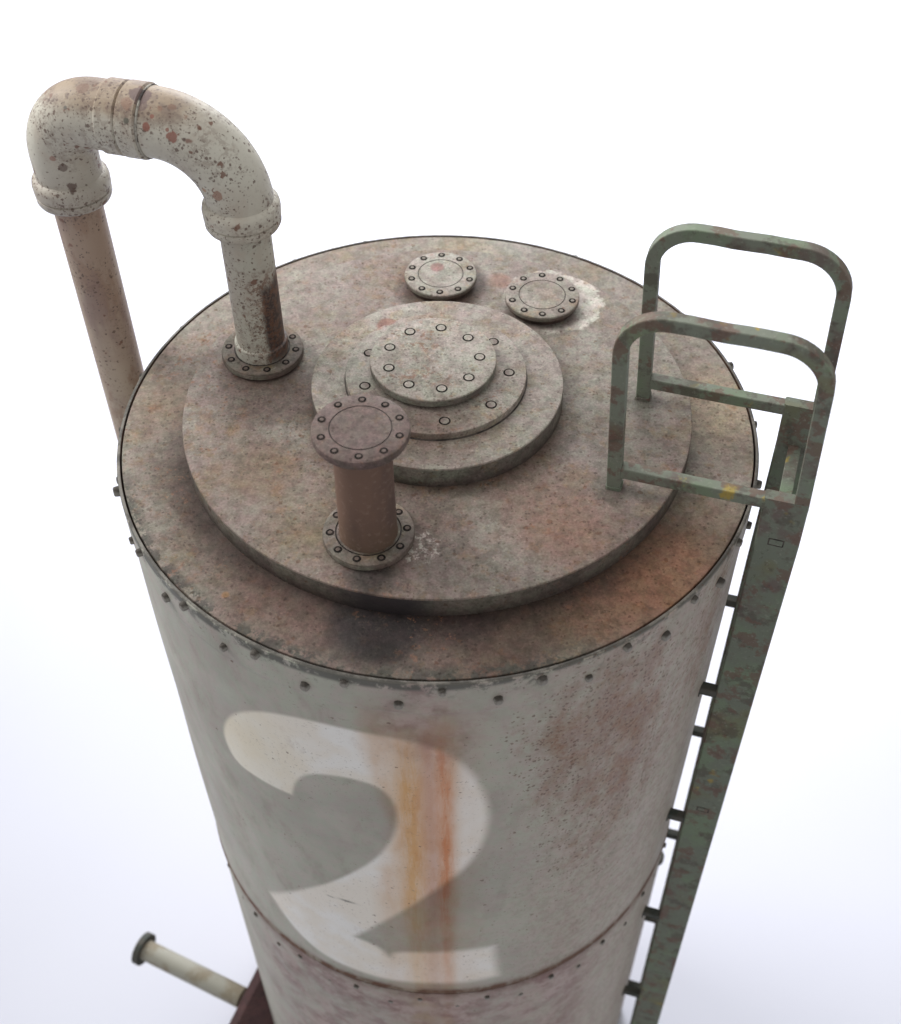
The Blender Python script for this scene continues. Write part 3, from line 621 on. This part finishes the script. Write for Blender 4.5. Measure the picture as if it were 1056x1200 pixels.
# base flange and little hub
V, F, I = lathe([(0, .0335), (.083, .0335), (.0835, .031), (.0895, .031), (.0900, .0335), (.1260, .0335), (.1300, .0315), (.1315, .027), (.1315, .012), (.1280, .008), (.124, .006), (.124, -.002)], n=96, mat_of=[0, 1, 1, 1, 0, 0, 0, 2, 3, 3, 3])
f2 = mesh_obj('base_flange', V, F, [m_flange_d, m_wash, m_edge, m_grime], bent, mi=I)
V, F, I = lathe([(.075, .078), (.0835, .074), (.0850, .068), (.0845, .033)], n=64); mesh_obj('hub', V, F, m_near, bent)
ring_bolts(bent, bolt_mesh(.0125, m_flange_d), (0, 0), .1085, .0335, -6, 10)
# down pipe outside the tank
V, F, I = lathe([(0, .60), (.0745, .60), (.0745, -4.9), (.0745, -4.995), (0, -4.995)], (0, 0), n=64)
dp = mesh_obj('down_pipe', V, F, m_far, bent, loc=(FX-NX, FY-NY, -.0741))

# ladder -------------------------------------------------------------------------------
U = Vector((math.cos(-.3108), math.sin(-.3108), 0)); NV = Vector((-U.y, U.x, 0))
lad = bpy.data.objects.new('ladder', None); COL.objects.link(lad); lad.parent = tank
lad['label'] = 'green metal ladder with two hooped handrails on the right of the tank'
Lh, Hh, hb, lean = .5309, .6375, .0729, -.058
posts = [Vector((.5136, -.3625, 0)), Vector((.6448, .0179, 0))]
def LP(base, s, h): return base+U*s+Vector((lean*h, 0, H+.0741+h))
def stile_pt(base, s, z):          # z below tank top (world z - H)
    out = .034*max(0, -z)/3.7
    return base+U*(s+out)+Vector((lean*max(0, z-.0741), 0, H+z))
zt = .0741+hb+.025
for i, b in enumerate(posts):
    Rc = .125; pth = [LP(b, 0, -.002), LP(b, 0, Hh*.5), LP(b, 0, Hh-Rc)]
    for k in range(1, 13):
        a = PI/2*k/12; pth.append(LP(b, Rc-Rc*math.cos(a), Hh-Rc+Rc*math.sin(a)))
    for k in range(1, 6): pth.append(LP(b, Rc+(Lh-2*Rc)*k/6, Hh+.0015*math.sin(k*1.7+i)))
    for k in range(0, 13):
        a = PI/2*k/12; pth.append(LP(b, Lh-Rc+Rc*math.sin(a), Hh-Rc+Rc*math.cos(a)))
    pth.append(LP(b, Lh, hb+.0))
    V, F = frame_sweep(pth, rsec(.041, .037, .0022), fixed_n=NV); hoop = mesh_obj('handrail_hoop', V, F, m_hoop, lad)
    V, F = frame_sweep([LP(b, .02, hb), LP(b, Lh*.5, hb-.001), LP(b, Lh-.02, hb)], rsec(.039, .036, .0022), fixed_n=NV)
    mesh_obj('lower_rail', V, F, m_hoop, lad)
    # foot weld
    V, F = frame_sweep([LP(b, 0, -.001), LP(b, 0, .012)], rsec(.047, .043, .006), fixed_n=NV); mesh_obj('rail_foot', V, F, m_lad, lad)
    # stile: flat bar
    s0, s1 = Lh-.103, Lh+.0205; th = .0188
    zs = [zt, 0, -.5, -1, -1.7, -2.4, -3.2, -4, -4.995]; sec = [(-.5, -1), (.5, -1), (.5, 1), (-.5, 1)]
    V = []; F = []; bw = .004
    for z in zs:
        c = stile_pt(b, (s0+s1)/2, z); w = (s1-s0)/2
        for (p, q) in ((-w+bw, -th), (w-bw, -th), (w, -th+bw), (w, th-bw), (w-bw, th), (-w+bw, th), (-w, th-bw), (-w, -th+bw)): V.append(c+U*p+NV*q)
    for j in range(len(zs)-1):
        for k in range(8): F.append((j*8+k, j*8+(k+1) % 8, (j+1)*8+(k+1) % 8, (j+1)*8+k))
    F.append(tuple(range(8))); F.append(tuple(range((len(zs)-1)*8, len(zs)*8)))
    mesh_obj('side_rail', V, F, m_lad, lad)
    for z in (-.805, -1.665, -2.535, -3.425, -4.3):
        c = stile_pt(b, s0+.01, z)
        # walk back along -U until the wall
        d = 0.0
        while (c-U*d).xy.length > .992 and d < .25: d += .004
        V, F = frame_sweep([c, c-U*d], rsec(.034, .036, .003), fixed_n=(0, 0, 1)); mesh_obj('wall_bracket', V, F, m_brk, lad)
        e = c-U*(d-.010)
        V, F = frame_sweep([e, e-U*.014], rsec(.050, .050, .004), fixed_n=(0, 0, 1)); mesh_obj('bracket_foot', V, F, m_brk, lad)
for k in range(10):
    z = .000-.515*k; a = stile_pt(posts[0], Lh-.045, z); b = stile_pt(posts[1], Lh-.045, z)
    V, F = frame_sweep([a-NV*.0200, b+NV*.0200], rsec(.038, .020, .002), fixed_n=(0, 0, 1)); mesh_obj('rung', V, F, m_lad, lad)
    if k not in (0, 3): continue
    V, F = frame_sweep([a-NV*.0193, a-NV*.016], rsec(.046, .030, .002), fixed_n=(0, 0, 1)); mesh_obj('rung_gap', V, F, m_wash, lad)

# lower fittings ---------------------------------------------------------------------------
# thin rusty drain pipe against the wall behind the ladder
g = G('pink rust pipe paint'); m_pk = g.finish(g.mix(g.ss(g.noise(9, 4, .65, 4, stretch=(1, 1, .4)), .4, .6), (.30, .24, .23), (.20, .11, .10)), .7, g.noise(50, 3), .3, .003)
V, F, I = lathe([(0, -3.02), (.028, -3.02), (.030, -3.03), (.030, -4.99), (0, -4.99)], n=32)
dr = mesh_obj('drain_pipe', [(x+1.045, y+.02, z+H) for x, y, z in V], F, m_pk, tank)
V, F, I = lathe([(0, -3.0), (.040, -3.0), (.046, -3.006), (.046, -3.035), (.04, -3.04), (0, -3.04)], n=32)
mesh_obj('drain_cap', [(x+1.045, y+.02, z+H) for x, y, z in V], F, m_brk, dr)
# red oxide supporting fin, low on the left
def fin(deg, ztop):
    a = math.radians(deg); rd = Vector((math.cos(a), math.sin(a), 0)); tn = Vector((-rd.y, rd.x, 0)); V = []
    for s in (-.03, .03):
        for (r, z) in ((.99, ztop), (1.62, -5.0), (.99, -5.0)): V.append(rd*r+tn*s+Vector((0, 0, H+z)))
    return mesh_obj('support_fin', V, [(0, 1, 2), (3, 5, 4), (0, 3, 4, 1), (1, 4, 5, 2), (2, 5, 3, 0)], m_ox, tank, smooth=False)
fin(-160, -3.45)
# flanged side outlet pipe
g = G('side outlet paint'); m_so = g.finish(g.mix(g.ss(g.noise(6, 4, .65, 4), .42, .6), (.30, .295, .255), (.22, .19, .14)), .65, g.noise(50, 3), .3, .003)
A = Vector((-1.66, .012, H-4.0)); B = Vector((-1.10, -.264, H-4.0))
V, F = frame_sweep([A, B], circ_sec(.056, 40), fixed_n=(0, 0, 1)); so = mesh_obj('outlet_pipe', V, F, m_so, tank)
so['label'] = 'pale flanged outlet pipe sticking out low on the left'
d = (A-B).normalized()
def cyl_between(p, q, r):
    return frame_sweep([p, p+(q-p)*.001, p+(q-p)*.999, q], circ_sec(r, 40), fixed_n=(0, 0, 1))
V, F = frame_sweep([A-d*.005, A+d*.028], circ_sec(.090, 40), fixed_n=(0, 0, 1)); mesh_obj('outlet_flange', V, F, m_brk, so)
